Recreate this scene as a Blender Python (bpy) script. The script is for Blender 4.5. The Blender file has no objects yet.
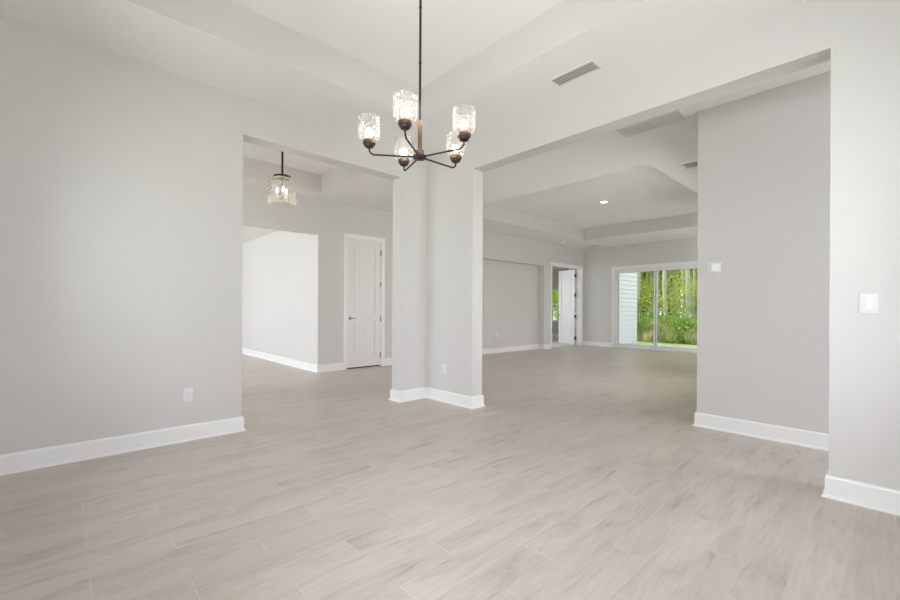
import bpy, bmesh, math, random
from mathutils import Vector, Matrix

C = bpy.context.scene.collection
SC = bpy.context.scene
PI = math.pi

# ------------------------------------------------------------------ camera
TH, ROLL, HC, FPX = .8219, .0051, 1.12, 416.05
s_, c_ = math.sin(TH), math.cos(TH)
Rv, Wv, Uv = Vector((s_, -c_, 0)), Vector((c_, s_, 0)), Vector((0, 0, 1))
cam_d = bpy.data.cameras.new('camera')
cam = bpy.data.objects.new('camera', cam_d)
C.objects.link(cam)
rx = Rv * math.cos(ROLL) + Uv * math.sin(ROLL)
uy = -Rv * math.sin(ROLL) + Uv * math.cos(ROLL)
m = Matrix((rx, uy, -Wv)).transposed().to_4x4()
m.translation = Vector((0, 0, HC))
cam.matrix_world = m
cam_d.sensor_width = 36.0
cam_d.sensor_fit = 'HORIZONTAL'
cam_d.lens = FPX * 36 / 900
cam_d.shift_y = 9.4 / 900
cam_d.clip_start = .02
SC.camera = cam

# ------------------------------------------------------------------ world, sun, added lamps at windows, exposure
w = bpy.data.worlds.new('sky')
SC.world = w
w.use_nodes = True
bg = w.node_tree.nodes['Background']
bg.inputs[0].default_value = (.84, .92, 1.0, 1)
bg.inputs[1].default_value = 1.9
sun_d = bpy.data.lights.new('sun', 'SUN')
sun_d.energy = 4.5
sun_d.angle = math.radians(3)
sun_d.color = (1, .95, .85)
sun = bpy.data.objects.new('sun', sun_d)
C.objects.link(sun)
sun.rotation_euler = Vector((.30, -.8, -1.0)).to_track_quat('-Z', 'Y').to_euler()

def area(name, loc, direction, sx, sy, power, col=(1, 1, 1)):
    d = bpy.data.lights.new(name, 'AREA')
    d.shape = 'RECTANGLE'
    d.size, d.size_y = sx, sy
    d.energy = power
    d.color = col
    o = bpy.data.objects.new(name, d)
    C.objects.link(o)
    o.location = loc
    o.rotation_euler = Vector(direction).to_track_quat('-Z', 'Z').to_euler()
    return o

FILL = (.91, .94, 1.0)  # tint of the added fill lamps
area('fill_west_near', (-.80, .55, 1.55), (1, 0, -.05), 1.1, 1.9, 112, FILL)  # added lamp outside an unseen window, place and power fitted
area('fill_west_far', (-.80, 3.0, 1.55), (1, 0, -.05), 1.1, 1.9, 28, FILL)  # second added lamp on this side, fitted the same way
area('fill_south_left', (.20, -.78, 1.55), (0, 1, -.05), .9, 1.9, 30, FILL)  # added lamp for the left wall, outside an unseen window
area('fill_south_right', (2.50, -.78, 1.55), (0, 1, -.05), .9, 1.9, 28, FILL)  # added lamp to brighten the floor at the right
area('fill_foyer', (-1.85, 5.6, 1.4), (1, 0, 0), 1.6, 2.2, 80, FILL)  # added lamp standing in for light from the front door
area('daylight_side_room', (-2.3, 9.6, 1.5), (1, 0, 0), 3.2, 1.8, 390, (.90, .94, 1))
area('fill_great_side', (6.4, 1.05, 1.5), (0, 1, 0), 3.0, 2.0, 62, (.98, .95, .96))  # added to light the great room from out of view
area('fill_great_end', (10.9, 1.05, 1.5), (0, 1, 0), 1.6, 2.0, 40, (.98, .95, .96))  # second added lamp lighting the great room from out of view
area('fill_hall', (4.02, -2.40, 1.5), (0, 1, 0), .8, 1.9, 48, FILL)  # added to brighten the hall ceiling
area('fill_bedroom', (9.8, 11.25, 1.6), (0, -1, -.05), 2.4, 1.6, 85, (.88, .93, 1))  # added lamp lighting the bedroom wall and open door leaf

SC.cycles.diffuse_bounces = 8
SC.view_settings.view_transform = 'Standard'
SC.view_settings.look = 'None'
SC.view_settings.gamma = 1
SC.view_settings.use_curve_mapping = False
SC.view_settings.exposure = 0.03

# ------------------------------------------------------------------ node helpers and materials
def newmat(name):
    mt = bpy.data.materials.new(name)
    mt.use_nodes = True
    nt = mt.node_tree
    return mt, nt, nt.nodes['Principled BSDF']

def N(nt, kind, **kw):
    n = nt.nodes.new(kind)
    for k, v in kw.items():
        setattr(n, k, v)
    return n

def math_(nt, op, a, b=None, c=None):
    n = N(nt, 'ShaderNodeMath', operation=op)
    for i, v in enumerate((a, b, c)):
        if v is None:
            continue
        if isinstance(v, (int, float)):
            n.inputs[i].default_value = v
        else:
            nt.links.new(v, n.inputs[i])
    return n.outputs[0]

def ramp(nt, fac, stops):
    r = N(nt, 'ShaderNodeValToRGB')
    els = r.color_ramp.elements
    while len(els) < len(stops):
        els.new(.5)
    for e, (p, col) in zip(els, stops):
        e.position = p
        e.color = (*col, 1)
    nt.links.new(fac, r.inputs[0])
    return r.outputs[0]

def plain(name, col, rough=.5, metal=0, bump=0, bscale=200, spec=.5):
    mt, nt, p = newmat(name)
    tc = N(nt, 'ShaderNodeTexCoord')
    no = N(nt, 'ShaderNodeTexNoise')
    no.inputs['Scale'].default_value = bscale
    nt.links.new(tc.outputs['Object'], no.inputs['Vector'])
    a = tuple(v * .985 for v in col)
    b = tuple(min(1, v * 1.015) for v in col)
    nt.links.new(ramp(nt, no.outputs[0], [(.3, a), (.7, b)]), p.inputs['Base Color'])
    p.inputs['Roughness'].default_value = rough
    p.inputs['Metallic'].default_value = metal
    p.inputs['Specular IOR Level'].default_value = spec
    if bump:
        bn = N(nt, 'ShaderNodeBump')
        bn.inputs['Strength'].default_value = bump
        bn.inputs['Distance'].default_value = .002
        nt.links.new(no.outputs[0], bn.inputs['Height'])
        nt.links.new(bn.outputs[0], p.inputs['Normal'])
    return mt

M = {}
M['wall'] = plain('wall_paint', (.662, .645, .628), .55, bump=.15, bscale=160, spec=.3)
M['ceiling'] = plain('ceiling_paint', (.845, .835, .82), .8, bump=.25, bscale=120, spec=.2)
M['trim'] = plain('trim_paint', (.86, .86, .86), .32)
M['door'] = plain('door_paint', (.80, .79, .78), .35)
M['plastic'] = plain('white_plastic', (.78, .78, .77), .35)
M['bronze'] = plain('oil_rubbed_bronze', (.036, .027, .023), .42, metal=.6)
M['copper'] = plain('brushed_copper_bronze', (.20, .125, .09), .38, metal=.9)
M['nickel'] = plain('satin_nickel', (.33, .32, .31), .35, metal=.9)
M['black'] = plain('gap_shade', (.02, .018, .016), .8)
M['grille'] = plain('grey_filter_grille', (.66, .655, .64), .6)
M['slot'] = plain('vent_slot', (.36, .35, .34), .7)
M['hinge'] = plain('dark_hinge_metal', (.06, .055, .05), .5, metal=.5)
M['vinyl'] = plain('white_vinyl_frame', (.82, .82, .82), .3)
M['alu'] = plain('grey_gasket', (.30, .30, .30), .5)
M['yellow'] = plain('yellow_dust_cap', (.80, .74, .22), .5)
M['concrete'] = plain('porch_concrete', (.55, .54, .52), .8, bump=.3, bscale=60)
M['carpet'] = plain('pale_carpet', (.72, .71, .69), .95, bump=.6, bscale=400)
M['bark_pale'] = plain('pale_bark', (.50, .47, .41), .9, bump=.8, bscale=18)
M['bark_dark'] = plain('dark_bark', (.15, .12, .09), .9, bump=.8, bscale=18)
M['screen'] = plain('thermostat_screen', (.90, .95, .95), .15)

def emis(name, col, strength):
    mt, nt, p = newmat(name)
    p.inputs['Base Color'].default_value = (1, 1, 1, 1)
    p.inputs['Emission Color'].default_value = (*col, 1)
    p.inputs['Emission Strength'].default_value = strength
    return mt
M['bulb'] = emis('lit_bulb', (1, .90, .76), 10)
M['candle'] = emis('lit_candle_bulb', (1, .88, .70), 9)
M['lens'] = emis('downlight_lens', (1, .95, .88), 14)

def glassy(name, tint, ior, bump=0, bscale=40, haze=0):
    mt = bpy.data.materials.new(name)
    mt.use_nodes = True
    nt = mt.node_tree
    nt.nodes.clear()
    out = N(nt, 'ShaderNodeOutputMaterial')
    tr = N(nt, 'ShaderNodeBsdfTransparent')
    tr.inputs[0].default_value = (*tint, 1)
    gl = N(nt, 'ShaderNodeBsdfGlossy')
    gl.inputs['Roughness'].default_value = .04
    fr = N(nt, 'ShaderNodeFresnel')
    fr.inputs[0].default_value = ior
    mx = N(nt, 'ShaderNodeMixShader')
    nt.links.new(fr.outputs[0], mx.inputs[0])
    nt.links.new(tr.outputs[0], mx.inputs[1])
    nt.links.new(gl.outputs[0], mx.inputs[2])
    last = mx.outputs[0]
    if bump:
        tc = N(nt, 'ShaderNodeTexCoord')
        v = N(nt, 'ShaderNodeTexVoronoi')
        v.inputs['Scale'].default_value = bscale
        nt.links.new(tc.outputs['Object'], v.inputs['Vector'])
        b = N(nt, 'ShaderNodeBump')
        b.inputs['Strength'].default_value = bump
        b.inputs['Distance'].default_value = .01
        nt.links.new(v.outputs['Distance'], b.inputs['Height'])
        nt.links.new(b.outputs[0], fr.inputs['Normal'])
        nt.links.new(b.outputs[0], gl.inputs['Normal'])
    if haze:
        df = N(nt, 'ShaderNodeBsdfTranslucent')
        df.inputs[0].default_value = (.95, .93, .9, 1)
        lw = N(nt, 'ShaderNodeLayerWeight')
        lw.inputs[0].default_value = .35
        f2 = math_(nt, 'MULTIPLY_ADD', lw.outputs['Facing'], haze, haze * .25)
        m2 = N(nt, 'ShaderNodeMixShader')
        nt.links.new(f2, m2.inputs[0])
        nt.links.new(last, m2.inputs[1])
        nt.links.new(df.outputs[0], m2.inputs[2])
        last = m2.outputs[0]
    nt.links.new(last, out.inputs[0])
    return mt
M['pane'] = glassy('window_glass', (.99, .993, .995), 1.25)
M['shade'] = glassy('hammered_glass', (.985, .98, .975), 1.34, .6, 60, .18)
M['dome'] = glassy('clear_glass_dome', (.996, .992, .988), 1.20, .25, 25, .16)

def floor_material():
    mt, nt, p = newmat('wood_look_tile')
    geo = N(nt, 'ShaderNodeNewGeometry')
    sp = N(nt, 'ShaderNodeSeparateXYZ')
    nt.links.new(geo.outputs['Position'], sp.inputs[0])
    X, Y = sp.outputs[0], sp.outputs[1]
    W, L = .1515, .915
    ry = math_(nt, 'DIVIDE', math_(nt, 'SUBTRACT', Y, .003), W)
    row = math_(nt, 'FLOOR', ry)
    fy = math_(nt, 'FRACT', ry)
    rx_ = math_(nt, 'DIVIDE', math_(nt, 'SUBTRACT', math_(nt, 'SUBTRACT', X, 1.305), math_(nt, 'MULTIPLY', row, .305)), L)
    col = math_(nt, 'FLOOR', rx_)
    fx = math_(nt, 'FRACT', rx_)
    cid = N(nt, 'ShaderNodeCombineXYZ')
    nt.links.new(row, cid.inputs[0]); nt.links.new(col, cid.inputs[1])
    wn = N(nt, 'ShaderNodeTexWhiteNoise', noise_dimensions='2D')
    nt.links.new(cid.outputs[0], wn.inputs['Vector'])
    # grain coordinates: stretched along the plank, shifted for every plank
    gv = N(nt, 'ShaderNodeCombineXYZ')
    nt.links.new(math_(nt, 'ADD', X, math_(nt, 'MULTIPLY', wn.outputs['Value'], 37.0)), gv.inputs[0])
    nt.links.new(math_(nt, 'ADD', math_(nt, 'MULTIPLY', Y, 5.2), math_(nt, 'MULTIPLY', row, 3.7)), gv.inputs[1])
    g1 = N(nt, 'ShaderNodeTexNoise')
    g1.inputs['Scale'].default_value = 2.1
    g1.inputs['Detail'].default_value = 7
    g1.inputs['Roughness'].default_value = .62
    g1.inputs['Distortion'].default_value = .7
    nt.links.new(gv.outputs[0], g1.inputs['Vector'])
    gv2 = N(nt, 'ShaderNodeVectorMath', operation='MULTIPLY')
    gv2.inputs[1].default_value = (3.0, 6, 1)
    nt.links.new(gv.outputs[0], gv2.inputs[0])
    g2 = N(nt, 'ShaderNodeTexNoise')
    g2.inputs['Scale'].default_value = 2.0
    g2.inputs['Detail'].default_value = 4
    nt.links.new(gv2.outputs[0], g2.inputs['Vector'])
    base = ramp(nt, g1.outputs[0], [(.28, (.40, .345, .295)), (.38, (.53, .478, .428)), (.50, (.59, .538, .487)), (.70, (.63, .58, .53))])
    fine = ramp(nt, g2.outputs[0], [(.34, (.925, .915, .905)), (.60, (1, 1, 1))])
    m1 = N(nt, 'ShaderNodeMixRGB', blend_type='MULTIPLY')
    m1.inputs[0].default_value = 1
    nt.links.new(base, m1.inputs[1]); nt.links.new(fine, m1.inputs[2])
    tone = ramp(nt, wn.outputs['Value'], [(0, (.92, .92, .925)), (1, (1.0, .995, .985))])
    m2 = N(nt, 'ShaderNodeMixRGB', blend_type='MULTIPLY')
    m2.inputs[0].default_value = 1
    nt.links.new(m1.outputs[0], m2.inputs[1]); nt.links.new(tone, m2.inputs[2])
    # grout joints
    ey = math_(nt, 'MULTIPLY', math_(nt, 'MINIMUM', fy, math_(nt, 'SUBTRACT', 1, fy)), W)
    ex = math_(nt, 'MULTIPLY', math_(nt, 'MINIMUM', fx, math_(nt, 'SUBTRACT', 1, fx)), L)
    jy = math_(nt, 'LESS_THAN', ey, .0010)
    jx = math_(nt, 'LESS_THAN', ex, .0016)
    j = math_(nt, 'MAXIMUM', math_(nt, 'MULTIPLY', jy, .45), math_(nt, 'MULTIPLY', jx, .8))
    m3 = N(nt, 'ShaderNodeMixRGB')
    m3.inputs[2].default_value = (.66, .635, .605, 1)
    nt.links.new(j, m3.inputs[0]); nt.links.new(m2.outputs[0], m3.inputs[1])
    nt.links.new(m3.outputs[0], p.inputs['Base Color'])
    p.inputs['Roughness'].default_value = .36
    nt.links.new(math_(nt, 'MULTIPLY_ADD', g1.outputs[0], .22, .27), p.inputs['Roughness'])
    p.inputs['Specular IOR Level'].default_value = .42
    b = N(nt, 'ShaderNodeBump')
    b.inputs['Strength'].default_value = .25
    b.inputs['Distance'].default_value = .001
    h_ = math_(nt, 'SUBTRACT', math_(nt, 'MULTIPLY', g2.outputs[0], .6), math_(nt, 'MAXIMUM', jy, jx))
    nt.links.new(h_, b.inputs['Height'])
    nt.links.new(b.outputs[0], p.inputs['Normal'])
    return mt
M['floor'] = floor_material()

def siding_material():
    mt, nt, p = newmat('white_lap_siding')
    p.inputs['Base Color'].default_value = (.745, .72, .74, 1)
    p.inputs['Roughness'].default_value = .6
    return mt
M['siding'] = siding_material()

def leaf_material(name, c1, c2):
    mt = bpy.data.materials.new(name)
    mt.use_nodes = True
    nt = mt.node_tree
    nt.nodes.clear()
    out = N(nt, 'ShaderNodeOutputMaterial')
    geo = N(nt, 'ShaderNodeNewGeometry')
    no = N(nt, 'ShaderNodeTexNoise')
    no.inputs['Scale'].default_value = 1.7
    nt.links.new(geo.outputs['Position'], no.inputs['Vector'])
    col = ramp(nt, no.outputs[0], [(.35, c1), (.65, c2)])
    d = N(nt, 'ShaderNodeBsdfDiffuse')
    t = N(nt, 'ShaderNodeBsdfTranslucent')
    mx = N(nt, 'ShaderNodeMixShader')
    mx.inputs[0].default_value = .45
    nt.links.new(col, d.inputs[0]); nt.links.new(col, t.inputs[0])
    nt.links.new(d.outputs[0], mx.inputs[1]); nt.links.new(t.outputs[0], mx.inputs[2])
    nt.links.new(mx.outputs[0], out.inputs[0])
    return mt
M['leaf_light'] = leaf_material('spring_leaf', (.36, .48, .05), (.68, .74, .16))
M['leaf_mid'] = leaf_material('green_leaf', (.16, .30, .05), (.42, .56, .12))
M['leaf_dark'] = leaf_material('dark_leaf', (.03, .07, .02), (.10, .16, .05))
M['tall_grass'] = leaf_material('tall_grass_blade', (.26, .40, .11), (.80, .68, .48))
M['lawn'] = leaf_material('lawn_grass', (.20, .36, .06), (.36, .50, .12))

# ------------------------------------------------------------------ mesh helpers
def box(bm, x0, x1, y0, y1, z0, z1, mi=0):
    vs = [bm.verts.new((x, y, z)) for x in (x0, x1) for y in (y0, y1) for z in (z0, z1)]
    for q in ((0, 1, 3, 2), (4, 6, 7, 5), (0, 4, 5, 1), (2, 3, 7, 6), (0, 2, 6, 4), (1, 5, 7, 3)):
        f = bm.faces.new([vs[i] for i in q])
        f.material_index = mi

def bevbox(bm, x0, x1, y0, y1, z0, z1, b=.002, seg=2):
    t = bmesh.new()
    box(t, x0, x1, y0, y1, z0, z1)
    bmesh.ops.bevel(t, geom=t.edges[:], offset=b, segments=seg, affect='EDGES', profile=.5)
    merge(bm, t)

def merge(bm, t, mat=None):
    me = bpy.data.meshes.new('tmp')
    t.to_mesh(me)
    t.free()
    if mat is not None:
        me.transform(mat)
    bm.from_mesh(me)
    bpy.data.meshes.remove(me)

def lathe(bm, prof, seg=32, cx=0, cy=0, cz=0, cap=True):
    rings = []
    for r, z in prof:
        if r < 1e-6:
            rings.append([bm.verts.new((cx, cy, cz + z))])
        else:
            rings.append([bm.verts.new((cx + r * math.cos(2 * PI * i / seg), cy + r * math.sin(2 * PI * i / seg), cz + z)) for i in range(seg)])
    for a, b in zip(rings, rings[1:]):
        for i in range(seg):
            j = (i + 1) % seg
            if len(a) == 1 and len(b) == 1:
                continue
            if len(a) == 1:
                bm.faces.new((a[0], b[i], b[j]))
            elif len(b) == 1:
                bm.faces.new((a[i], b[0], a[j]))
            else:
                bm.faces.new((a[i], b[i], b[j], a[j]))

def tube(bm, pts, r, seg=12):
    pts = [Vector(p) for p in pts]
    rings = []
    for i, p in enumerate(pts):
        t = (pts[min(i + 1, len(pts) - 1)] - pts[max(i - 1, 0)]).normalized()
        a = t.cross(Vector((0, 0, 1)))
        if a.length < .05:
            a = t.cross(Vector((1, 0, 0)))
        a.normalize()
        if rings and a.dot(last) < 0:
            a = -a
        last = a
        b = t.cross(a)
        rr = r[i] if isinstance(r, (list, tuple)) else r
        rings.append([bm.verts.new(p + (a * math.cos(2 * PI * k / seg) + b * math.sin(2 * PI * k / seg)) * rr) for k in range(seg)])
    for u, v in zip(rings, rings[1:]):
        for k in range(seg):
            bm.faces.new((u[k], u[(k + 1) % seg], v[(k + 1) % seg], v[k]))
    bm.faces.new(rings[0][::-1]); bm.faces.new(rings[-1])

def obj(name, bm, mats, parent=None, smooth=False, fix=True):
    if fix:
        bmesh.ops.recalc_face_normals(bm, faces=bm.faces[:])
    me = bpy.data.meshes.new(name)
    bm.to_mesh(me)
    bm.free()
    if not isinstance(mats, (list, tuple)):
        mats = [mats]
    for mt in mats:
        me.materials.append(mt)
    if smooth:
        me.polygons.foreach_set('use_smooth', [True] * len(me.polygons))
        try:
            me.set_sharp_from_angle(angle=math.radians(35))
        except Exception:
            pass
    o = bpy.data.objects.new(name, me)
    C.objects.link(o)
    if parent:
        o.parent = parent
    return o

def tag(o, label, cat, group=None, kind=None):
    if label: o['label'] = label
    if cat: o['category'] = cat
    if group: o['group'] = group
    if kind: o['kind'] = kind
    return o

def thing(name, label, cat, loc=(0, 0, 0), rz=0, group=None):
    o = bpy.data.objects.new(name, None)
    C.objects.link(o)
    o.empty_display_size = .1
    o.location = loc
    o.rotation_euler = (0, 0, rz)
    return tag(o, label, cat, group)

def struct(name, bm, mats, label, cat, parent=None, **kw):
    o = obj(name, bm, mats, parent, **kw)
    if not parent:
        tag(o, label, cat, kind='structure')
    return o

def sroot(name, label, cat, loc=(0, 0, 0), rz=0):
    o = thing(name, label, cat, loc, rz)
    o['kind'] = 'structure'
    return o

def copy_tree(o, parent=None):
    c = o.copy()
    C.objects.link(c)
    c.parent = parent
    for ch in list(o.children):
        copy_tree(ch, c)
    return c

# ------------------------------------------------------------------ dimensions
YL, XR, XT, YF, YG, XB = 4.084, 3.388, 4.517, 6.94, 6.86, 12.22
TW = .170                       # wall thickness
ZC, ZT, ZO = 3.057, 3.362, 2.712
X0, Y0 = -.57, -.55             # inner faces of the dining room's rear walls
XF = -1.6                       # front end of the foyer
ZTOP = 3.50

# ------------------------------------------------------------------ floor and ceiling
bm = bmesh.new()
box(bm, -2.6, XB + .14, -2.3, 13.2, -.10, 0)
struct('floor', bm, M['floor'], 'pale greige wood-look plank tile floor running through all rooms', 'floor')
trays = [(.17, 2.647, .20, 3.315), (-.6, 3.16, 4.62, 6.58), (5.68, 10.62, 2.26, 5.95)]
xs = sorted({-1.75, XB + .14} | {t[0] for t in trays} | {t[1] for t in trays})
ys = sorted({-2.3, YF + .14} | {t[2] for t in trays} | {t[3] for t in trays})
bm = bmesh.new()
def quad(pts, mi=0):
    f = bm.faces.new([bm.verts.new(p) for p in pts])
    f.material_index = mi
for xa, xb in zip(xs, xs[1:]):
    for ya, yb in zip(ys, ys[1:]):
        mx, my = (xa + xb) / 2, (ya + yb) / 2
        hole = any(t[0] < mx < t[1] and t[2] < my < t[3] for t in trays)
        z = ZT if hole else ZC
        quad([(xa, ya, z), (xa, yb, z), (xb, yb, z), (xb, ya, z)])
for xa, xb, ya, yb in trays:
    for (a, b) in (((xa, ya), (xb, ya)), ((xb, ya), (xb, yb)), ((xb, yb), (xa, yb)), ((xa, yb), (xa, ya))):
        quad([(*a, ZC), (*b, ZC), (*b, ZT), (*a, ZT)], 1)
bmesh.ops.remove_doubles(bm, verts=bm.verts[:], dist=1e-5)
box(bm, -1.9, XB + .3, -2.45, YF + .3, 3.48, 3.6)  # unseen slab over the ceiling, added to block outside light
struct('ceiling', bm, [M['ceiling'], M['wall']], 'white ceiling with three recessed tray panels', 'ceiling', fix=False)

# ------------------------------------------------------------------ walls
def wall(name, boxes, label, mat='wall'):
    b = bmesh.new()
    for q in boxes:
        box(b, *q)
    return struct(name, b, M[mat], label, 'wall')

OA, OB = 1.20, 2.98             # left opening to the foyer
RA, RB = .280, 3.277            # wide opening to the great room
wall('wall_left', [(XF - .14, OA, YL, YL + TW, 0, ZTOP), (OA, OB, YL, YL + TW, ZO, ZTOP),
                   (OB, XR + TW, YL, YL + TW, 0, ZTOP)],
     'light grey wall on the left with the opening to the foyer')
wall('wall_right', [(XR, XR + TW, RB, YL, 0, ZTOP), (XR, XR + TW, RA, RB, ZO, ZTOP), (XR, XR + TW, -2.3, RA, 0, ZTOP)],
     'light grey wall on the right with the wide opening to the great room')
# rear walls of the dining room, each with two unseen windows placed for their light
wz0, wz1 = .60, 2.50
WY = ((0, 1.1), (2.45, 3.55))  # unseen window openings, positions shaped by the light fit
WX = ((-.25, .65), (2.05, 2.95))  # likewise unseen, moved to where their lamps were needed
bl = [(X0 - TW, X0, a, b_, 0, ZTOP) for a, b_ in ((Y0 - TW, WY[0][0]), (WY[0][1], WY[1][0]), (WY[1][1], YL))]
for a, b_ in WY:
    bl += [(X0 - TW, X0, a, b_, 0, wz0), (X0 - TW, X0, a, b_, wz1, ZTOP)]
wall('wall_rear', bl, 'grey dining room wall behind the camera with two added windows')
bl = [(a, b_, Y0 - TW, Y0, 0, ZTOP) for a, b_ in ((X0, WX[0][0]), (WX[0][1], WX[1][0]), (WX[1][1], XR))]
for a, b_ in WX:
    bl += [(a, b_, Y0 - TW, Y0, 0, wz0), (a, b_, Y0 - TW, Y0, wz1, ZTOP)]
wall('wall_near', bl, 'grey dining room wall beside the camera with two added windows')
# foyer far wall with door and wide opening to the side room
SA, SB = .9, 3.282
DA, DB, DH = 3.84, 4.60, 2.447
wall('wall_foyer', [(XF - .14, SA, YF, YF + TW, 0, ZTOP), (SA, SB, YF, YF + TW, 2.44, ZTOP), (SB, DA, YF, YF + TW, 0, ZTOP),
                    (DA, DB, YF, YF + TW, DH, ZTOP), (DB, 6.2, YF, YF + TW, 0, ZTOP)],
     'grey foyer wall with the tall white panel door')
wall('wall_front', [(XF - .14, XF, YL + TW, 4.8, 0, ZTOP), (XF - .14, XF, 6.4, YF, 0, ZTOP), (XF - .14, XF, 4.8, 6.4, 2.5, ZTOP), (XF - .14, XF, 4.8, 6.4, 0, .25)],
     'grey wall at the front end of the foyer')
# great room
NA, NB, ND = 6.6, 10.03, .20    # television niche
GA, GB = 10.42, 12.08
wall('wall_great', [(6.2, NA, YG, YG + TW + ND, 0, ZTOP), (NA, NB, YG, YG + TW + ND, 2.378, ZTOP), (NA, NB, YG + ND, YG + ND + TW, 0, 2.378),
                    (NB, NB + .15, YG, YG + ND + TW, 0, ZTOP), (NB + .15, GA, YG, YG + TW, 0, ZTOP), (GA, GB, YG, YG + TW, 2.44, ZTOP), (GB, XB, YG, YG + TW, 0, ZTOP)],
     'grey great room wall with a shallow niche and a bedroom door')
PA, PB, PH = 3.10, 5.82, 2.34   # sliding door opening
wall('wall_back', [(XB, XB + TW, 1.2, PA, 0, ZTOP), (XB, XB + TW, PA, PB, PH, ZTOP), (XB, XB + TW, PB, YG + .15, 0, ZTOP)],
     'grey end wall of the great room around the sliding glass door')
G1, G2, G3, G4 = 4.9, 7.9, 10.1, 11.7  # added window openings in the unseen side wall, for light
YS = 1.327
wall('wall_thermostat', [(XT, XT + TW, -2.3, YS, 0, ZTOP)], 'grey wall end carrying the thermostat seen through the wide opening')
wall('wall_side', [(XT + TW, G1, YS - TW, YS, 0, ZTOP), (G2, G3, YS - TW, YS, 0, ZTOP), (G4, XB, YS - TW, YS, 0, ZTOP),
                   (G1, G2, YS - TW, YS, 0, .5), (G1, G2, YS - TW, YS, 2.5, ZTOP), (G3, G4, YS - TW, YS, 0, .5), (G3, G4, YS - TW, YS, 2.5, ZTOP)],
     'grey side wall of the great room with added windows')
wall('wall_hall', [(XR + TW, XT, -2.3, -2.16, 0, .5), (XR + TW, XT, -2.3, -2.16, 2.5, ZTOP), (XR + TW, XR + TW + .08, -2.3, -2.16, .5, 2.5), (XT - .08, XT, -2.3, -2.16, .5, 2.5)], 'grey wall closing the short hall')
# side room beyond the foyer
wall('wall_side_room', [(SB + .006, SB + TW, YF + TW, 13.2, 0, 3.0), (-2.2, SB, 13.0, 13.2, 0, 3.0), (-2.2, -2.06, YF, 8.0, 0, 3.0), (-2.2, -2.06, 11.2, 13.2, 0, 3.0),
                        (-2.2, -2.06, 8.0, 11.2, 0, .6), (-2.2, -2.06, 8.0, 11.2, 2.4, 3.0)], 'bright pale wall of the side room beyond the foyer')
b = bmesh.new(); box(b, -2.2, SB + TW, YF + TW, 13.2, 2.745, 3.0)
struct('ceiling_side_room', b, M['ceiling'], 'flat white ceiling of the side room', 'ceiling')
# bedroom wing
BX, BY0, BY1 = 14.9, 6.50, 11.0
b = bmesh.new(); box(b, 8.0, BX + .14, YG + TW, BY1 + .14, -.10, 0.004); box(b, XB + TW, BX + .14, 6.35, YG + TW, -.10, 0.004)
struct('floor_bedroom', b, M['carpet'], 'pale floor of the bedroom behind the open door', 'floor')
b = bmesh.new(); box(b, 8.0, BX + .14, YG + TW, BY1 + .14, 2.745, 3.1); box(b, XB + TW, BX + .14, 6.35, YG + TW, 2.745, 3.1)
struct('ceiling_bedroom', b, M['ceiling'], 'flat white ceiling of the bedroom', 'ceiling')
BW = [(8.05, 9.1), (9.45, 10.5)]
BZ0, BZ1 = .655, 2.03
bl = [(BX, BX + .14, 6.49, 8.05, 0, 3), (BX, BX + .14, 9.1, 9.45, 0, 3), (BX, BX + .14, 10.5, 11.14, 0, 3)]
for a, q in BW:
    bl += [(BX, BX + .14, a, q, 0, BZ0), (BX, BX + .14, a, q, BZ1, 3)]
wall('wall_bedroom', bl + [(XB + TW, BX, 6.49, 6.50, 0, 3), (8.0, 8.6, BY1, BY1 + .14, 0, 3), (11.0, BX, BY1, BY1 + .14, 0, 3), (8.6, 11.0, BY1, BY1 + .14, 0, .6), (8.6, 11.0, BY1, BY1 + .14, 2.5, 3),
                    (7.9, 8.0, YG + TW + ND, BY1 + .14, 0, 3)], 'pale bedroom wall with windows behind the open door')
# lap siding outside, real overlapping boards
b = bmesh.new()
z = -.1
while z < 2.9:
    v = [b.verts.new(p) for p in ((XB + TW, 6.485, z), (BX + .16, 6.485, z), (BX + .16, 6.345, z), (XB + TW, 6.345, z), (XB + TW, 6.485, z + .155), (BX + .16, 6.485, z + .155), (BX + .16, 6.368, z + .155), (XB + TW, 6.368, z + .155))]
    for q in ((0, 1, 2, 3), (7, 6, 5, 4), (3, 2, 6, 7), (0, 3, 7, 4), (2, 1, 5, 6)):
        b.faces.new([v[i] for i in q])
    z += .15
struct('wall_siding', b, M['siding'], 'white lap siding wall outside the sliding door', 'wall')

# ------------------------------------------------------------------ baseboards (mitred runs)
PROF = [(0, 0), (.030, 0), (.030, .006), (.026, .014), (.016, .020), (.016, .118), (.013, .126), (.008, .132), (0, .133)]
def baseboard(name, path, label):
    """path: XY points; the room lies to the left of the walking direction."""
    P = [Vector(p) for p in path]
    b = bmesh.new()
    rings = []
    for i, p in enumerate(P):
        ns = []
        if i > 0:
            d = (P[i] - P[i - 1]).normalized(); ns.append(Vector((-d.y, d.x)))
        if i < len(P) - 1:
            d = (P[i + 1] - P[i]).normalized(); ns.append(Vector((-d.y, d.x)))
        n = ns[0] if len(ns) == 1 else (ns[0] + ns[1]) / (1 + ns[0].dot(ns[1]))
        rings.append([b.verts.new((p.x + n.x * o, p.y + n.y * o, z)) for o, z in PROF])
    for u, v in zip(rings, rings[1:]):
        for k in range(len(PROF)):
            b.faces.new((u[k], v[k], v[(k + 1) % len(PROF)], u[(k + 1) % len(PROF)]))
    b.faces.new(rings[0]); b.faces.new(rings[-1][::-1])
    return struct(name, b, M['trim'], label, 'baseboard')
baseboard('baseboard_left', [(OA, YL + TW), (OA, YL), (X0, YL), (X0, Y0), (XR, Y0), (XR, RA), (XR + TW, RA), (XR + TW, -2.16)], 'white baseboard along the grey left wall and round its end')
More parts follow.
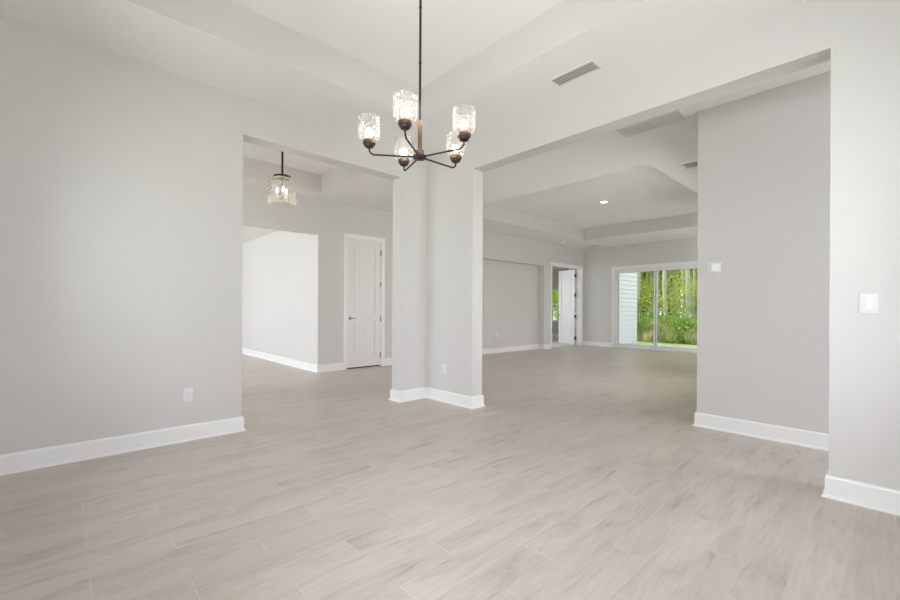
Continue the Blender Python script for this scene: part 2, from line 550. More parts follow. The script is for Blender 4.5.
baseboard('baseboard_column', [(XR + TW, YL + TW), (XR + TW, RB), (XR, RB), (XR, YL), (OB, YL), (OB, YL + TW), (XR + TW, YL + TW)], 'white baseboard around the corner column')
baseboard('baseboard_right', [(XT, -2.16), (XT, YS), (XB, YS), (XB, PA - .10)], 'white baseboard along the thermostat wall')
baseboard('baseboard_back', [(XB, PB + .10), (XB, YG), (GB + .09, YG)], 'white baseboard on the end wall left of the sliding door')
baseboard('baseboard_great', [(GA - .09, YG), (NB, YG), (NB, YG + ND), (NA, YG + ND), (NA, YG), (6.2, YG)], 'white baseboard running through the niche')
baseboard('baseboard_foyer', [(6.2, YF), (DB + .070, YF)], 'white baseboard right of the foyer door')
baseboard('baseboard_front', [(DA - .070, YF), (SB, YF), (SB, YF + TW), (SB, 13.0), (-2.06, 13.0)], 'white baseboard left of the foyer door turning into the side room')
baseboard('baseboard_bedroom', [(BX, 6.5), (BX, BY1), (8.0, BY1)], 'white baseboard under the bedroom windows')

# ------------------------------------------------------------------ door casings
def casing_y(name, x0, x1, h, y, label, wd=.070):
    b = bmesh.new()
    for (a, c, z0, z1) in ((x0 - wd, x0, 0, h + wd), (x1, x1 + wd, 0, h + wd), (x0, x1, h, h + wd)):
        box(b, a, c, y - .016, y, z0, z1)
    t = .014      # raised outer back-band
    box(b, x0 - wd, x0 - wd + t, y - .022, y - .016, 0, h + wd)
    box(b, x1 + wd - t, x1 + wd, y - .022, y - .016, 0, h + wd)
    box(b, x0 - wd + t, x1 + wd - t, y - .022, y - .016, h + wd - t, h + wd)
    # jamb lining with stops
    box(b, x0 - .004, x0 + .012, y, y + TW, 0, h)
    box(b, x1 - .012, x1 + .004, y, y + TW, 0, h)
    box(b, x0 + .012, x1 - .012, y, y + TW, h - .012, h + .004)
    return struct(name, b, M['trim'], label, 'door frame')
casing_y('trim_1', DA, DB, DH, YF, 'white casing around the closed foyer door')
casing_y('trim_2', GA, GB, 2.44, YG, 'white casing around the open bedroom doorway')
b = bmesh.new()
wd = .09
for (a, c, z0, z1) in ((PA - wd, PA, 0, PH + wd), (PB, PB + wd, 0, PH + wd), (PA, PB, PH, PH + wd)):
    box(b, XB - .018, XB, a, c, z0, z1)
box(b, XB - .028, XB - .018, PB + wd - .015, PB + wd, 0, PH + wd); box(b, XB - .028, XB - .018, PA - wd, PA - wd + .015, 0, PH + wd)
box(b, XB - .028, XB - .018, PA - wd + .015, PB + wd - .015, PH + wd - .015, PH + wd)
struct('trim_3', b, M['trim'], 'white casing around the sliding glass door', 'door frame')

# ------------------------------------------------------------------ panel doors
def leaf_mesh(W, H, T, plank=True):
    """door leaf in X 0..W, Y 0..T, Z 0..H; two recessed panels on both faces, upper panel with arched shoulders"""
    b = bmesh.new()
    st = .115 * W / .76 + .01
    rails = [(0, .20), (.86, 1.00), (H - .14, H)]
    box(b, 0, st, 0, T, 0, H); box(b, W - st, W, 0, T, 0, H)
    for z0, z1 in rails:
        box(b, st, W - st, 0, T, z0, z1)
    for z0, z1 in ((.20, .86), (1.00, H - .14)):
        box(b, st, W - st, .017, T - .017, z0, z1)
        # moulding frames and raised field made of vertical planks
        g = .035
        for (y0, y1) in ((.006, .017), (T - .017, T - .006)):
            xa, xb, za, zb = st + g, W - st - g, z0 + g, z1 - g
            n = 4
            pw = (xb - xa) / n
            for k in range(n):
                box(b, xa + k * pw + .001, xa + (k + 1) * pw - .001, y0, y1, za, zb)
    return b
def lever(parent, x, y, z, dirx, side):
    hd = bmesh.new()
    t = bmesh.new(); lathe(t, [(0, 0), (.031, 0), (.033, .004), (.030, .009), (.012, .011), (.011, .045), (0, .045)], 24)
    merge(hd, t, Matrix.Translation((x, y, z)) @ Matrix.Rotation(PI / 2 * side, 4, 'X'))
    tube(hd, [(x, y - side * .038, z), (x + dirx * .03, y - side * .042, z + .001), (x + dirx * .075, y - side * .042, z + .002), (x + dirx * .115, y - side * .038, z - .003)], [.010, .009, .0075, .006], 12)
    o = obj('door_handle', hd, M['nickel'], parent, smooth=True)
    o['label'] = 'dark satin lever handle'
    return o
def hinge(parent, x, y, z, mat):
    b = bmesh.new()
    tube(b, [(x, y, z - .05), (x, y, z + .05)], .008, 10)
    tube(b, [(x, y, z + .05), (x, y, z + .057)], .010, 10)
    bevbox(b, x - .018, x + .018, y + .004, y + .007, z - .045, z + .045, .001, 1)
    o = obj('hinge', b, mat, parent, smooth=True)
    return o

W1 = DB - DA - .03
r = sroot('door_1', 'tall closed white two-panel door in the grey foyer wall', 'door', (DA + .015, YF + .012, 0))
b = leaf_mesh(W1, DH - .03, .044)
bmesh.ops.translate(b, verts=b.verts[:], vec=(0, 0, .022))
obj('leaf', b, M['door'], r)
lever(r, .062, 0, .945, 1, 1)
for z in (.22, .92, 1.60, 2.22):
    hinge(r, W1 + .006, -.010, z, M['nickel'])
b = bmesh.new(); box(b, -.01, W1 + .01, .002, .13, .0005, .012)  # black strip drawn for the shade in the gap under the door
o = obj('gap_shade_strip', b, M['black'], r); o['label'] = 'dark strip painted as shade in the gap under the door'

W2 = .80
ang = PI / 2 - .36
r = sroot('door_2', 'white two-panel bedroom door standing open into the bright bedroom', 'door', (GB - .030, YG + TW + .012, 0), ang)
b = leaf_mesh(W2, 2.405, .044)
bmesh.ops.translate(b, verts=b.verts[:], vec=(.012, 0, .015))
obj('leaf', b, M['door'], r)
lever(r, W2 - .05, .044, .945, -1, -1)
for z in (.22, .92, 1.60, 2.22):
    bb = bmesh.new()
    bevbox(bb, -.040, .030, .002, .034, z - .05, z + .05, .003, 1)
    tube(bb, [(0, .040, z - .052), (0, .040, z + .052)], .009, 10)
    o = obj('hinge', bb, M['hinge'], r, smooth=True)
    o['label'] = 'dark metal hinge'

# ------------------------------------------------------------------ windows
def window(name, axis, pos, a0, a1, z0, z1, out, label, mull=True):
    """axis 'x': window in a wall of constant x=pos. out = +1/-1: outside direction."""
    r = sroot(name, label, 'window')
    def bx(b, u0, u1, d0, d1, za, zb):
        d0_, d1_ = sorted((pos + out * d0, pos + out * d1))
        if axis == 'x': box(b, d0_, d1_, u0, u1, za, zb)
        else: box(b, u0, u1, d0_, d1_, za, zb)
    f = bmesh.new()
    t = .045
    bx(f, a0, a0 + t, .05, .12, z0, z1); bx(f, a1 - t, a1, .05, .12, z0, z1)
    bx(f, a0 + t, a1 - t, .05, .12, z0, z0 + t); bx(f, a0 + t, a1 - t, .05, .12, z1 - t, z1)
    zm = (z0 + z1) / 2 + .02
    bx(f, a0 + t, a1 - t, .055, .10, zm - .02, zm + .02)
    if mull:
        am = (a0 + a1) / 2
        bx(f, am - .03, am + .03, .052, .118, z0 + t, z1 - t)
    obj('window_frame', f, M['vinyl'], r)
    g = bmesh.new(); bx(g, a0 + t, a1 - t, .080, .084, z0 + t, z1 - t)
    obj('glass_pane', g, M['pane'], r)
    s = bmesh.new(); bx(s, a0 - .03, a1 + .03, -.025, .05, z0 - .02, z0 + .001)
    obj('window_sill', s, M['trim'], r)
window('added_window_1', 'x', X0, *WY[0], wz0, wz1, -1, 'unseen white window added behind the camera for its light, nearest the camera', False)
window('added_window_11', 'x', X0, *WY[1], wz0, wz1, -1, 'unseen white window added behind the camera for its light, nearest the left wall', False)
window('added_window_2', 'y', Y0, *WX[0], wz0, wz1, -1, 'unseen white window added for its light in the dining room wall beside the camera', False)
window('added_window_12', 'y', Y0, *WX[1], wz0, wz1, -1, 'unseen white window added for its light in the dining room wall near the light switch', False)
window('added_window_3', 'x', XF, 4.8, 6.4, .25, 2.5, -1, 'tall unseen white window added at the front end of the foyer in place of the front door')  # unseen opening with an added lamp, stands for the front door
window('window_4', 'x', -2.06, 8.0, 11.2, .6, 2.4, -1, 'wide white window in the side room')
window('added_window_5', 'y', YS, G1, G2, .5, 2.5, -1, 'wide unseen white window added for light in the great room side wall')
window('added_window_6', 'y', YS, G3, G4, .5, 2.5, -1, 'narrower unseen white window added for light in the great room side wall')
window('window_7', 'x', BX, BW[1][0], BW[1][1], BZ0, BZ1, 1, 'white sash window with green trees seen through the bedroom doorway', False)
window('window_8', 'x', BX, BW[0][0], BW[0][1], BZ0, BZ1, 1, 'white bedroom sash window behind the open door leaf', False)
window('added_window_9', 'y', BY1, 8.6, 11.0, .6, 2.5, 1, 'wide unseen white window added for light in the far bedroom wall')  # unseen window added and shifted to light the bedroom

window('added_window_10', 'y', -2.16, XR + TW + .08, XT - .08, .5, 2.5, -1, 'tall unseen white window added for light at the end of the short hall', False)  # unseen window added to go with the hall fill lamp

# sliding glass door: outer frame, three panels
r = sroot('door_3', 'white sliding glass door looking out to the woods', 'sliding door')
f = bmesh.new()
box(f, XB + .02, XB + .13, PB - .035, PB, 0, PH); box(f, XB + .02, XB + .13, PA, PA + .035, 0, PH)
box(f, XB + .02, XB + .13, PA + .035, PB - .035, PH - .04, PH); box(f, XB + .02, XB + .13, PA + .035, PB - .035, 0, .035)
obj('door_frame', f, M['vinyl'], r)
MU = 4.66
for k, (a, c, dx) in enumerate(((MU - .02, PB - .035, .085), (PA + .035, MU + .045, .035))):
    p = bmesh.new()
    t = .042
    x0, x1 = XB + dx, XB + dx + .035
    box(p, x0, x1, a, a + t, .036, PH - .041); box(p, x0, x1, c - t, c, .036, PH - .041)
    box(p, x0, x1, a + t, c - t, .036, .105); box(p, x0, x1, a + t, c - t, PH - .10, PH - .041)
    pn = obj('sliding_panel', p, M['vinyl'], r)
    g = bmesh.new(); box(g, x0 + .014, x0 + .020, a + t - .004, c - t + .004, .10, PH - .095)
    obj('glass_pane', g, M['pane'], pn)
    e = bmesh.new()
    for (u0, u1, v0, v1) in ((a + t, a + t + .006, .105, PH - .10), (c - t - .006, c - t, .105, PH - .10), (a + t + .006, c - t - .006, .105, .111), (a + t + .006, c - t - .006, PH - .106, PH - .10)):
        box(e, x0 + .004, x0 + .013, u0, u1, v0, v1)
    ob = obj('gasket', e, M['alu'], pn); ob['label'] = 'thin dark gasket round the glass'
hb = bmesh.new(); bevbox(hb, XB + .008, XB + .035, PA + .05, PA + .07, .92, 1.12, .005)
obj('door_handle', hb, M['vinyl'], r)

# ------------------------------------------------------------------ exterior ground
b = bmesh.new(); box(b, XB + TW, BX - .2, .5, 6.35, -.10, -.03)
struct('floor_porch', b, M['concrete'], 'pale concrete porch slab outside the glass door', 'porch')
b = bmesh.new()
v = [b.verts.new(p) for p in ((-40, -50, -.14), (90, -50, -.14), (90, 70, -.14), (-40, 70, -.14))]
b.faces.new(v)
mt, nt, p = newmat('ground_cover')
geo = N(nt, 'ShaderNodeNewGeometry'); no = N(nt, 'ShaderNodeTexNoise'); no.inputs['Scale'].default_value = .8; no.inputs['Detail'].default_value = 8
nt.links.new(geo.outputs['Position'], no.inputs['Vector'])
nt.links.new(ramp(nt, no.outputs[0], [(.35, (.16, .24, .06)), (.6, (.34, .42, .14)), (.75, (.42, .38, .22))]), p.inputs['Base Color'])
p.inputs['Roughness'].default_value = .95
M['ground'] = mt
struct('ground', b, mt, 'green lawn and leaf litter outside the house', 'ground')
# ------------------------------------------------------------------ trees
rnd = random.Random(7)
def leaves(b, n, fn, size):
    for _ in range(n):
        p = Vector(fn())
        a = Vector((rnd.gauss(0, 1), rnd.gauss(0, 1), rnd.gauss(0, 1))).normalized()
        c = a.cross(Vector((rnd.gauss(0, 1), rnd.gauss(0, 1), rnd.gauss(0, 1)))).normalized()
        s = size * rnd.uniform(.6, 1.3)
        b.faces.new([b.verts.new(p + q) for q in (-a * s, c * s * .5, a * s, -c * s * .5)])
def make_tree(kind, i):
    name = {'slender': 'slender_tree', 'leafy': 'leafy_tree', 'dark': 'evergreen_tree'}[kind]
    t = thing(name, None, 'tree')
    H = {'slender': 11, 'leafy': 8, 'dark': 12}[kind]
    tr = bmesh.new()
    pts, rad = [], []
    x = y = 0
    R0 = {'slender': .085, 'leafy': .06, 'dark': .15}[kind]
    for k in range(10):
        z = H * k / 9
        pts.append((x, y, z)); rad.append(R0 * (1 - .8 * k / 9) + .01)
        x += rnd.gauss(0, .07); y += rnd.gauss(0, .07)
    tube(tr, pts, rad, 8)
    cl = []
    nb = {'slender': 15, 'leafy': 20, 'dark': 24}[kind]
    for k in range(nb):
        z = rnd.uniform({'slender': 1.2, 'leafy': .7, 'dark': .1}[kind], H * .97)
        q = Vector(pts[min(9, int(z / H * 9))]); q.z = z
        a = rnd.uniform(0, 2 * PI)
        ln = {'slender': 1.0, 'leafy': 1.2, 'dark': 1.7}[kind] * rnd.uniform(.5, 1.1) * (1.1 - .5 * z / H)
        e = q + Vector((math.cos(a) * ln, math.sin(a) * ln, ln * .45))
        mid = (q + e) / 2 + Vector((0, 0, .08))
        tube(tr, [q, mid, e], [.018, .012, .005], 5)
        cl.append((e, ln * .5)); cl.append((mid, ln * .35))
    obj('trunk', tr, M['bark_dark'] if kind == 'dark' else M['bark_pale'], t, smooth=True)
    lf = bmesh.new()
    n = {'slender': 60, 'leafy': 75, 'dark': 95}[kind]
    for e, rr in cl:
        leaves(lf, n, lambda: (e.x + rnd.gauss(0, rr), e.y + rnd.gauss(0, rr), e.z + rnd.gauss(0, rr * .7)), {'slender': .045, 'leafy': .055, 'dark': .12}[kind])
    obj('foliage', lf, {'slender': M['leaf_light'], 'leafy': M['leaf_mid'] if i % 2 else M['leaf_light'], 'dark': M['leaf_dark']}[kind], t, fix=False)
    return t
TL = {'slender': 'pale slender trunk with yellow-green leaves in the woods beyond the sliding glass door',
      'leafy': 'bushy bright green young tree in the woods beyond the sliding glass door',
      'dark': 'dark tall tree deep in the woods beyond the glass door'}
protos = {k: [make_tree(k, i) for i in range(2)] for k in ('slender', 'leafy', 'dark')}
used = set()
def place_tree(kind, x, y):
    p = rnd.choice(protos[kind])
    if id(p) in used: o = copy_tree(p)
    else: o = p; used.add(id(p))
    s = rnd.uniform(.85, 1.2)
    o.location = (x, y, -.14); o.rotation_euler = (0, 0, rnd.uniform(0, 6.28)); o.scale = (s, s, s)
    tag(o, TL[kind], 'tree', {'slender': 'slender trees of the woods', 'leafy': 'bushy young trees of the woods', 'dark': 'dark trees deep in the woods'}[kind])
# position by direction: ratio = y/x of the viewing fan, x distance
for k in range(40):
    x = 18.8 + (k % 6) * 1.5 + rnd.uniform(-.6, .6)
    place_tree('slender', x, x * (.20 + .36 * (k + rnd.random()) / 40))
for k in range(12):
    x = 19.5 + (k % 3) * 2.6 + rnd.uniform(-.5, .5)
    place_tree('leafy', x, x * (.20 + .38 * (k + rnd.random()) / 12))
for k in range(34):
    x = 29 + (k % 5) * 3 + rnd.uniform(-1, 1)
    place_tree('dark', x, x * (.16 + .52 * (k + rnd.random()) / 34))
for k in range(6):
    x = 22 + rnd.uniform(-1.5, 3)
    place_tree('leafy', x, x * (.60 + .02 * k))
    place_tree('slender', x + 2.5, (x + 2.5) * (.60 + .02 * k))
# undergrowth
g = bmesh.new()
for k in range(9000):
    x = rnd.uniform(17.0, 19.5); y = x * rnd.uniform(.19, .52)
    h = rnd.uniform(.35, 1.05) * (1 if x > 17.4 else .6); a = rnd.uniform(0, 2 * PI); wv = .012
    dx, dy = math.cos(a), math.sin(a); lx, ly = rnd.gauss(0, .12), rnd.gauss(0, .12)
    v0 = g.verts.new((x - dx * wv, y - dy * wv, -.14)); v1 = g.verts.new((x + dx * wv, y + dy * wv, -.14))
    v2 = g.verts.new((x + dx * wv * .8 + lx * .4, y + dy * wv * .8 + ly * .4, -.14 + h * .6)); v3 = g.verts.new((x - dx * wv * .8 + lx * .4, y - dy * wv * .8 + ly * .4, -.14 + h * .6))
    v4 = g.verts.new((x + lx, y + ly, -.14 + h))
    g.faces.new((v0, v1, v2, v3)); g.faces.new((v3, v2, v4))
o = obj('tall_grass', g, M['tall_grass'], fix=False)
tag(o, 'tall green and straw-coloured grass at the edge of the woods', 'grass', kind='stuff')
SL = 'low leafy green shrub among the tall grass at the edge of the woods'
sh = bmesh.new()
leaves(sh, 900, lambda: (rnd.gauss(0, .33), rnd.gauss(0, .33), abs(rnd.gauss(.45, .28))), .055)
shrub = thing('woodland_shrub', SL, 'shrub', (0, 0, 0), 0, 'shrubs at the edge of the woods')
obj('foliage', sh, M['leaf_mid'], shrub, fix=False)
st = bmesh.new()
for k in range(6):
    a = k * 1.05
    tube(st, [(0, 0, 0), (.12 * math.cos(a), .12 * math.sin(a), .3), (.3 * math.cos(a), .3 * math.sin(a), .7)], [.012, .009, .004], 5)
obj('stem', st, M['bark_dark'], shrub)
for k in range(18):
    o = shrub if k == 0 else copy_tree(shrub)
    x = rnd.uniform(17.2, 19.4)
    o.location = (x, x * (.2 + .33 * (k + .5) / 18), -.14); o.rotation_euler = (0, 0, k); s = rnd.uniform(.7, 1.25); o.scale = (s, s, s)

# ------------------------------------------------------------------ chandelier
HX, HY, HZ = 1.404, 1.756, 1.940
ch = thing('chandelier', 'five-light bronze chandelier with hammered glass shades hanging in the dining room', 'chandelier', (HX, HY, HZ))
b = bmesh.new()
lathe(b, [(0, -.014), (.012, -.014), (.016, -.010), (.034, -.009), (.037, -.004), (.037, .004), (.034, .008), (.018, .010), (0, .010)], 40)
obj('hub', b, M['bronze'], ch, smooth=True)
b = bmesh.new(); lathe(b, [(.019, .0105), (.023, .013), (.023, .034), (.018, .038), (0, .038)], 32)
o = obj('collar', b, M['copper'], ch, smooth=True)
b = bmesh.new(); lathe(b, [(.0115, .038), (.0115, .185), (.010, .190), (.0085, .196), (0, .196)], 24)
o = obj('stem', b, M['copper'], ch, smooth=True); o['label'] = 'thicker copper-brown lower stem'
b = bmesh.new(); lathe(b, [(.0065, .196), (.0065, ZT - HZ - .02)], 20)
for zz in (.50, .80, 1.10):
    lathe(b, [(.0065, zz), (.0080, zz + .002), (.0080, zz + .012), (.0065, zz + .014)], 20)
obj('rod', b, M['bronze'], ch, smooth=True)
b = bmesh.new(); lathe(b, [(0, ZT - HZ - .035), (.02, ZT - HZ - .035), (.055, ZT - HZ - .022), (.065, ZT - HZ - .004), (.065, ZT - HZ), (0, ZT - HZ)], 40)
obj('canopy', b, M['bronze'], ch, smooth=True)
def shade_prof():
    o_ = [(.024, 0), (.040, .004), (.052, .012), (.0565, .026), (.0575, .050), (.0575, .120)]
    i_ = [(r - .003, z) for r, z in o_[::-1]]
    i_[0] = (.0545, .120); i_[-1] = (.021, .003)
    return o_ + i_
for k in range(5):
    a = math.radians(-101 + 72 * k)
    d = Rv * math.cos(a) + Wv * math.sin(a)
    ex = d * .268
    arm = bmesh.new()
    pts = [d * .030, d * .10, d * .18, d * .238]
    for q in range(1, 7):
        t = q / 6 * PI / 2
        pts.append(d * (.238 + .030 * math.sin(t)) + Vector((0, 0, .030 * (1 - math.cos(t)))))
    pts.append(ex + Vector((0, 0, .038)))
    tube(arm, pts, .0048, 12)
    obj('arm', arm, M['bronze'], ch, smooth=True)
    cz = .036
    cu = bmesh.new(); lathe(cu, [(0, 0), (.009, 0), (.021, .002), (.026, .008), (.027, .017), (0, .017)], 32, ex.x, ex.y, cz)
    so = obj('socket_cup', cu, M['bronze'], ch, smooth=True)
    rg = bmesh.new(); lathe(rg, [(0, .017), (.031, .017), (.034, .020), (.034, .034), (.031, .037), (.0, .037)], 32, ex.x, ex.y, cz)
    o = obj('ring', rg, M['copper'], so, smooth=True); o['label'] = 'lighter copper ring under the glass'
    sk = bmesh.new(); lathe(sk, [(.015, .037), (.015, .052), (0, .052)], 20, ex.x, ex.y, cz)
    obj('lamp_socket', sk, M['copper'], so, smooth=True)
    bu = bmesh.new(); lathe(bu, [(.013, .052), (.014, .058), (.018, .068), (.021, .080), (.019, .092), (.011, .100), (0, .103)], 24, ex.x, ex.y, cz)
    o = obj('bulb', bu, M['bulb'], ch, smooth=True); o['label'] = 'lit warm white bulb'
    gs = bmesh.new(); lathe(gs, shade_prof(), 40, ex.x, ex.y, cz + .037)
    obj('glass_shade', gs, M['shade'], ch, smooth=True)
ld = bpy.data.lights.new('chandelier_light', 'POINT'); ld.energy = 10; ld.color = (1, .94, .86); ld.shadow_soft_size = .25
lo = bpy.data.objects.new('chandelier_light', ld); C.objects.link(lo); lo.location = (HX, HY, HZ + .30)

# ------------------------------------------------------------------ foyer pendant
px, py, pz = 2.126, 5.575, 2.872
pt = thing('pendant_lamp', 'bronze pendant with a clear glass jar and candle bulbs hanging in the foyer', 'pendant lamp', (px, py, pz))
b = bmesh.new(); lathe(b, [(.013, .018), (.013, ZT - pz - .02)], 20); obj('rod', b, M['bronze'], pt, smooth=True)
b = bmesh.new(); lathe(b, [(0, ZT - pz - .035), (.05, ZT - pz - .03), (.065, ZT - pz - .01), (.065, ZT - pz), (0, ZT - pz)], 32); obj('canopy', b, M['bronze'], pt, smooth=True)
b = bmesh.new(); lathe(b, [(0, -.012), (.102, -.016), (.110, -.012), (.108, .006), (.070, .020), (.022, .018), (.014, .030), (0, .030)], 48); obj('cap', b, M['bronze'], pt, smooth=True)
op = [(.096, -.016), (.125, -.026), (.155, -.050), (.172, -.085), (.178, -.13), (.178, -.27), (.176, -.32), (.170, -.370)]
ip = [(r - .004, z) for r, z in op[::-1]]
b = bmesh.new(); lathe(b, op + ip, 56); obj('glass_jar', b, M['dome'], pt, smooth=True)
b = bmesh.new(); lathe(b, [(.007, -.014), (.007, -.28), (.014, -.285), (.016, -.30), (.008, -.312), (0, -.314)], 20); obj('inner_stem', b, M['copper'], pt, smooth=True)
for k in range(3):
    a = math.radians(20 + 120 * k)
    d = Vector((math.cos(a), math.sin(a), 0))
    b = bmesh.new()
    tube(b, [d * .008 + Vector((0, 0, -.295)), d * .035 + Vector((0, 0, -.305)), d * .060 + Vector((0, 0, -.290)), d * .066 + Vector((0, 0, -.262))], .004, 10)
    obj('arm', b, M['copper'], pt, smooth=True)
    b = bmesh.new(); lathe(b, [(0, -.265), (.017, -.263), (.018, -.258), (.010, -.255), (.010, -.215), (0, -.215)], 20, d.x * .066, d.y * .066); obj('candle_sleeve', b, M['plastic'], pt, smooth=True)
    b = bmesh.new(); lathe(b, [(.008, -.215), (.015, -.198), (.015, -.180), (.006, -.150), (0, -.143)], 20, d.x * .066, d.y * .066)
    o = obj('bulb', b, M['candle'], pt, smooth=True); o['label'] = 'lit candle bulb'
ld = bpy.data.lights.new('pendant_light', 'POINT'); ld.energy = 7; ld.color = (1, .86, .68); ld.shadow_soft_size = .12
lo = bpy.data.objects.new('pendant_light', ld); C.objects.link(lo); lo.location = (px, py, pz - .48)

# ------------------------------------------------------------------ recessed downlight
dl = thing('recessed_downlight', 'lit round recessed downlight in the great room tray ceiling', 'downlight', (8.19, 4.15, ZT))
b = bmesh.new(); lathe(b, [(.062, -.002), (.066, -.006), (.088, -.004), (.092, 0), (.062, 0)], 40); obj('trim_ring', b, M['plastic'], dl, smooth=True)
b = bmesh.new(); lathe(b, [(0, -.003), (.062, -.003)], 40); o = obj('lens', b, M['lens'], dl); o['label'] = 'glowing white lens'
ld = bpy.data.lights.new('downlight_spot', 'SPOT'); ld.energy = 30; ld.color = (1, .93, .84); ld.spot_size = 2.2; ld.spot_blend = 1; ld.shadow_soft_size = .06
lo = bpy.data.objects.new('downlight_spot', ld); C.objects.link(lo); lo.location = (8.19, 4.15, ZT - .03)

# ------------------------------------------------------------------ ceiling vents
def vent(name, x0, x1, y0, y1, label, cat, nslat, along, core, brd=.022, split=False, slatmat='plastic'):
    cx, cy = (x0 + x1) / 2, (y0 + y1) / 2
    r = thing(name, label, cat, (cx, cy, ZC))
    hx, hy = (x1 - x0) / 2, (y1 - y0) / 2
    f = bmesh.new()
    for q in ((-hx, -hx + brd, -hy, hy), (hx - brd, hx, -hy, hy), (-hx + brd, hx - brd, -hy, -hy + brd), (-hx + brd, hx - brd, hy - brd, hy)):
        box(f, *q, -.009, 0)
    if split: box(f, -hx + brd, hx - brd, -.006, .006, -.008, 0)
    obj('vent_frame', f, M['plastic'], r)
    c = bmesh.new(); box(c, -hx + brd, hx - brd, -hy + brd, hy - brd, -.0015, -.0005)
    obj('backing', c, M[core], r)
    for k in range(nslat):
        b = bmesh.new()
        if along == 'y':
            w_ = (2 * hx - 2 * brd) / nslat; u = -hx + brd + w_ * (k + .5)
            box(b, u - w_ * .30, u + w_ * .30, -hy + brd, hy - brd, -.007, -.005)
            bmesh.ops.rotate(b, verts=b.verts[:], cent=(u, 0, -.006), matrix=Matrix.Rotation(-.25, 3, 'Y'))
        else:
            w_ = (2 * hy - 2 * brd) / nslat; u = -hy + brd + w_ * (k + .5)
            box(b, -hx + brd, hx - brd, u - w_ * .30, u + w_ * .30, -.007, -.005)
            bmesh.ops.rotate(b, verts=b.verts[:], cent=(0, u, -.006), matrix=Matrix.Rotation(.25, 3, 'X'))
        obj('slat', b, M[slatmat], r)
    return r
vent('ceiling_vent', 2.985, 3.140, 1.615, 2.000, 'slim louvred supply vent in the dining room ceiling', 'vent', 4, 'y', 'slot', .010, slatmat='grille')
vent('ceiling_vent', 5.94, 6.25, 1.69, 2.00, 'small square supply vent just left of the thermostat wall top', 'vent', 5, 'y', 'grille', .045)
vent('ceiling_vent', 11.62, 11.80, 6.10, 6.45, 'small pale supply vent near the far corner of the great room ceiling', 'vent', 4, 'y', 'slot', .018)
# return air grille: grey filter face in two halves
r = thing('return_grille', 'large grey two-part return air grille in the ceiling beyond the wide opening', 'vent', (4.47, 1.755, ZC))
hx, hy, brd = .145, .325, .018
f = bmesh.new()
for q in ((-hx, -hx + brd, -hy, hy), (hx - brd, hx, -hy, hy), (-hx + brd, hx - brd, -hy, -hy + brd), (-hx + brd, hx - brd, hy - brd, hy)):
    box(f, *q, -.010, 0)
obj('vent_frame', f, M['plastic'], r)
for y0, y1 in ((-hy + brd, -.004), (.004, hy - brd)):
    c = bmesh.new(); box(c, -hx + brd, hx - brd, y0, y1, -.005, -.001)
    n = 16
    for k in range(n):
        u = -hx + brd + (2 * hx - 2 * brd) * (k + .5) / n
        box(c, u - .004, u + .004, y0, y1, -.008, -.005)
    obj('grille_face', c, M['grille'], r)
# smoke detector with its yellow dust cap
r = thing('smoke_detector', 'round smoke detector under a yellow dust cap above the bedroom door', 'smoke detector', (10.43, 6.50, ZC))
b = bmesh.new(); lathe(b, [(0, -.012), (.066, -.012), (.070, -.006), (.070, 0), (0, 0)], 32); obj('base', b, M['plastic'], r, smooth=True)
b = bmesh.new(); lathe(b, [(0, -.050), (.035, -.050), (.052, -.044), (.060, -.030), (.064, -.0125), (0, -.0125)], 32); o = obj('dust_cap', b, M['yellow'], r, smooth=True); o['label'] = 'yellow plastic dust cap'

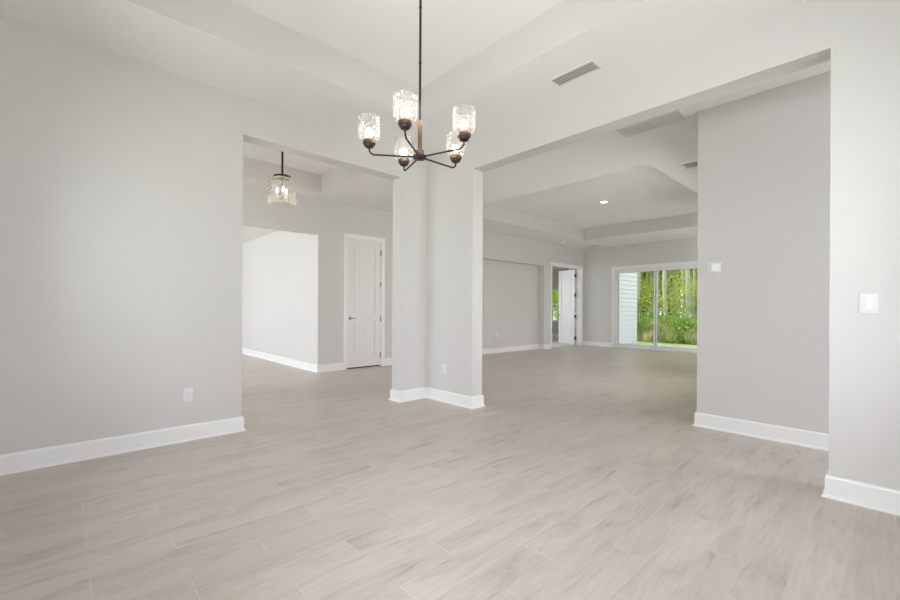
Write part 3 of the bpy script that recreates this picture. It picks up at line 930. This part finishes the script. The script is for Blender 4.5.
# ------------------------------------------------------------------ outlets, switch, thermostat
def outlet(loc, rz, label, name='wall_outlet'):
    """plate lies against a wall, its face towards local -Y"""
    r = thing(name, label, 'outlet', loc, rz)
    b = bmesh.new(); bevbox(b, -.036, .036, -.006, 0, -.058, .058, .002); obj('cover_plate', b, M['plastic'], r, smooth=True)
    for s in (-1, 1):
        b = bmesh.new(); bevbox(b, -.017, .017, -.0085, -.0062, s * .020 - .014, s * .020 + .014, .001, 1)
        sk = obj('socket', b, M['plastic'], r)
        h = bmesh.new()
        for dx in (-.006, .006):
            box(h, dx - .0012, dx + .0012, -.0088, -.0086, s * .020 - .003, s * .020 + .006)
        box(h, -.002, .002, -.0088, -.0086, s * .020 - .010, s * .020 - .006)
        obj('slot', h, M['slot'], sk)
    return r
outlet((.776, YL, .385), 0, 'white double wall outlet low on the left dining room wall')
outlet((XR, 3.735, .40), -PI / 2, 'white wall outlet low on the narrow corner column')
outlet((7.95, YG + ND, .43), 0, 'small white outlet in the great room niche, nearest the corner column')
outlet((8.22, YG + ND, .45), 0, 'small white outlet in the niche, middle one of three')
outlet((9.59, YG + ND, .45), 0, 'small white outlet in the niche, nearest the bedroom door')
outlet((XB, 6.30, .42), -PI / 2, 'small white outlet between bedroom door and sliding glass door')

r = thing('light_switch', 'white rocker light switch on the wall at the right edge', 'light switch', (XR, .112, 1.165), -PI / 2)
b = bmesh.new(); bevbox(b, -.040, .040, -.006, 0, -.058, .058, .002); obj('cover_plate', b, M['plastic'], r, smooth=True)
b = bmesh.new()
bevbox(b, -.018, .018, -.0075, -.0062, -.034, .034, .0006, 1); fr_ = obj('rocker_frame', b, M['plastic'], r)
b = bmesh.new(); bevbox(b, -.015, .015, -.011, -.0078, -.031, .031, .0012, 1)
bmesh.ops.rotate(b, verts=b.verts[:], cent=(0, -.009, 0), matrix=Matrix.Rotation(.05, 3, 'X'))
obj('rocker', b, M['plastic'], r)

r = thing('thermostat', 'white wall thermostat with a pale screen beyond the wide opening', 'thermostat', (XT, 1.182, 1.525), -PI / 2)
b = bmesh.new(); bevbox(b, -.058, .058, -.010, 0, -.052, .052, .006, 3); obj('back_plate', b, M['plastic'], r, smooth=True)
b = bmesh.new(); bevbox(b, -.050, .056, -.026, -.0102, -.040, .048, .006, 3); obj('body', b, M['plastic'], r, smooth=True)
b = bmesh.new(); bevbox(b, -.012, .040, -.0285, -.0262, -.028, .034, .001, 1); o = obj('screen', b, M['screen'], r); o['label'] = 'pale bluish-white display'
b = bmesh.new(); bevbox(b, -.036, -.020, -.0285, -.0262, -.028, .034, .001, 1); o = obj('side_panel', b, M['grille'], r); o['label'] = 'grey button strip beside the display'
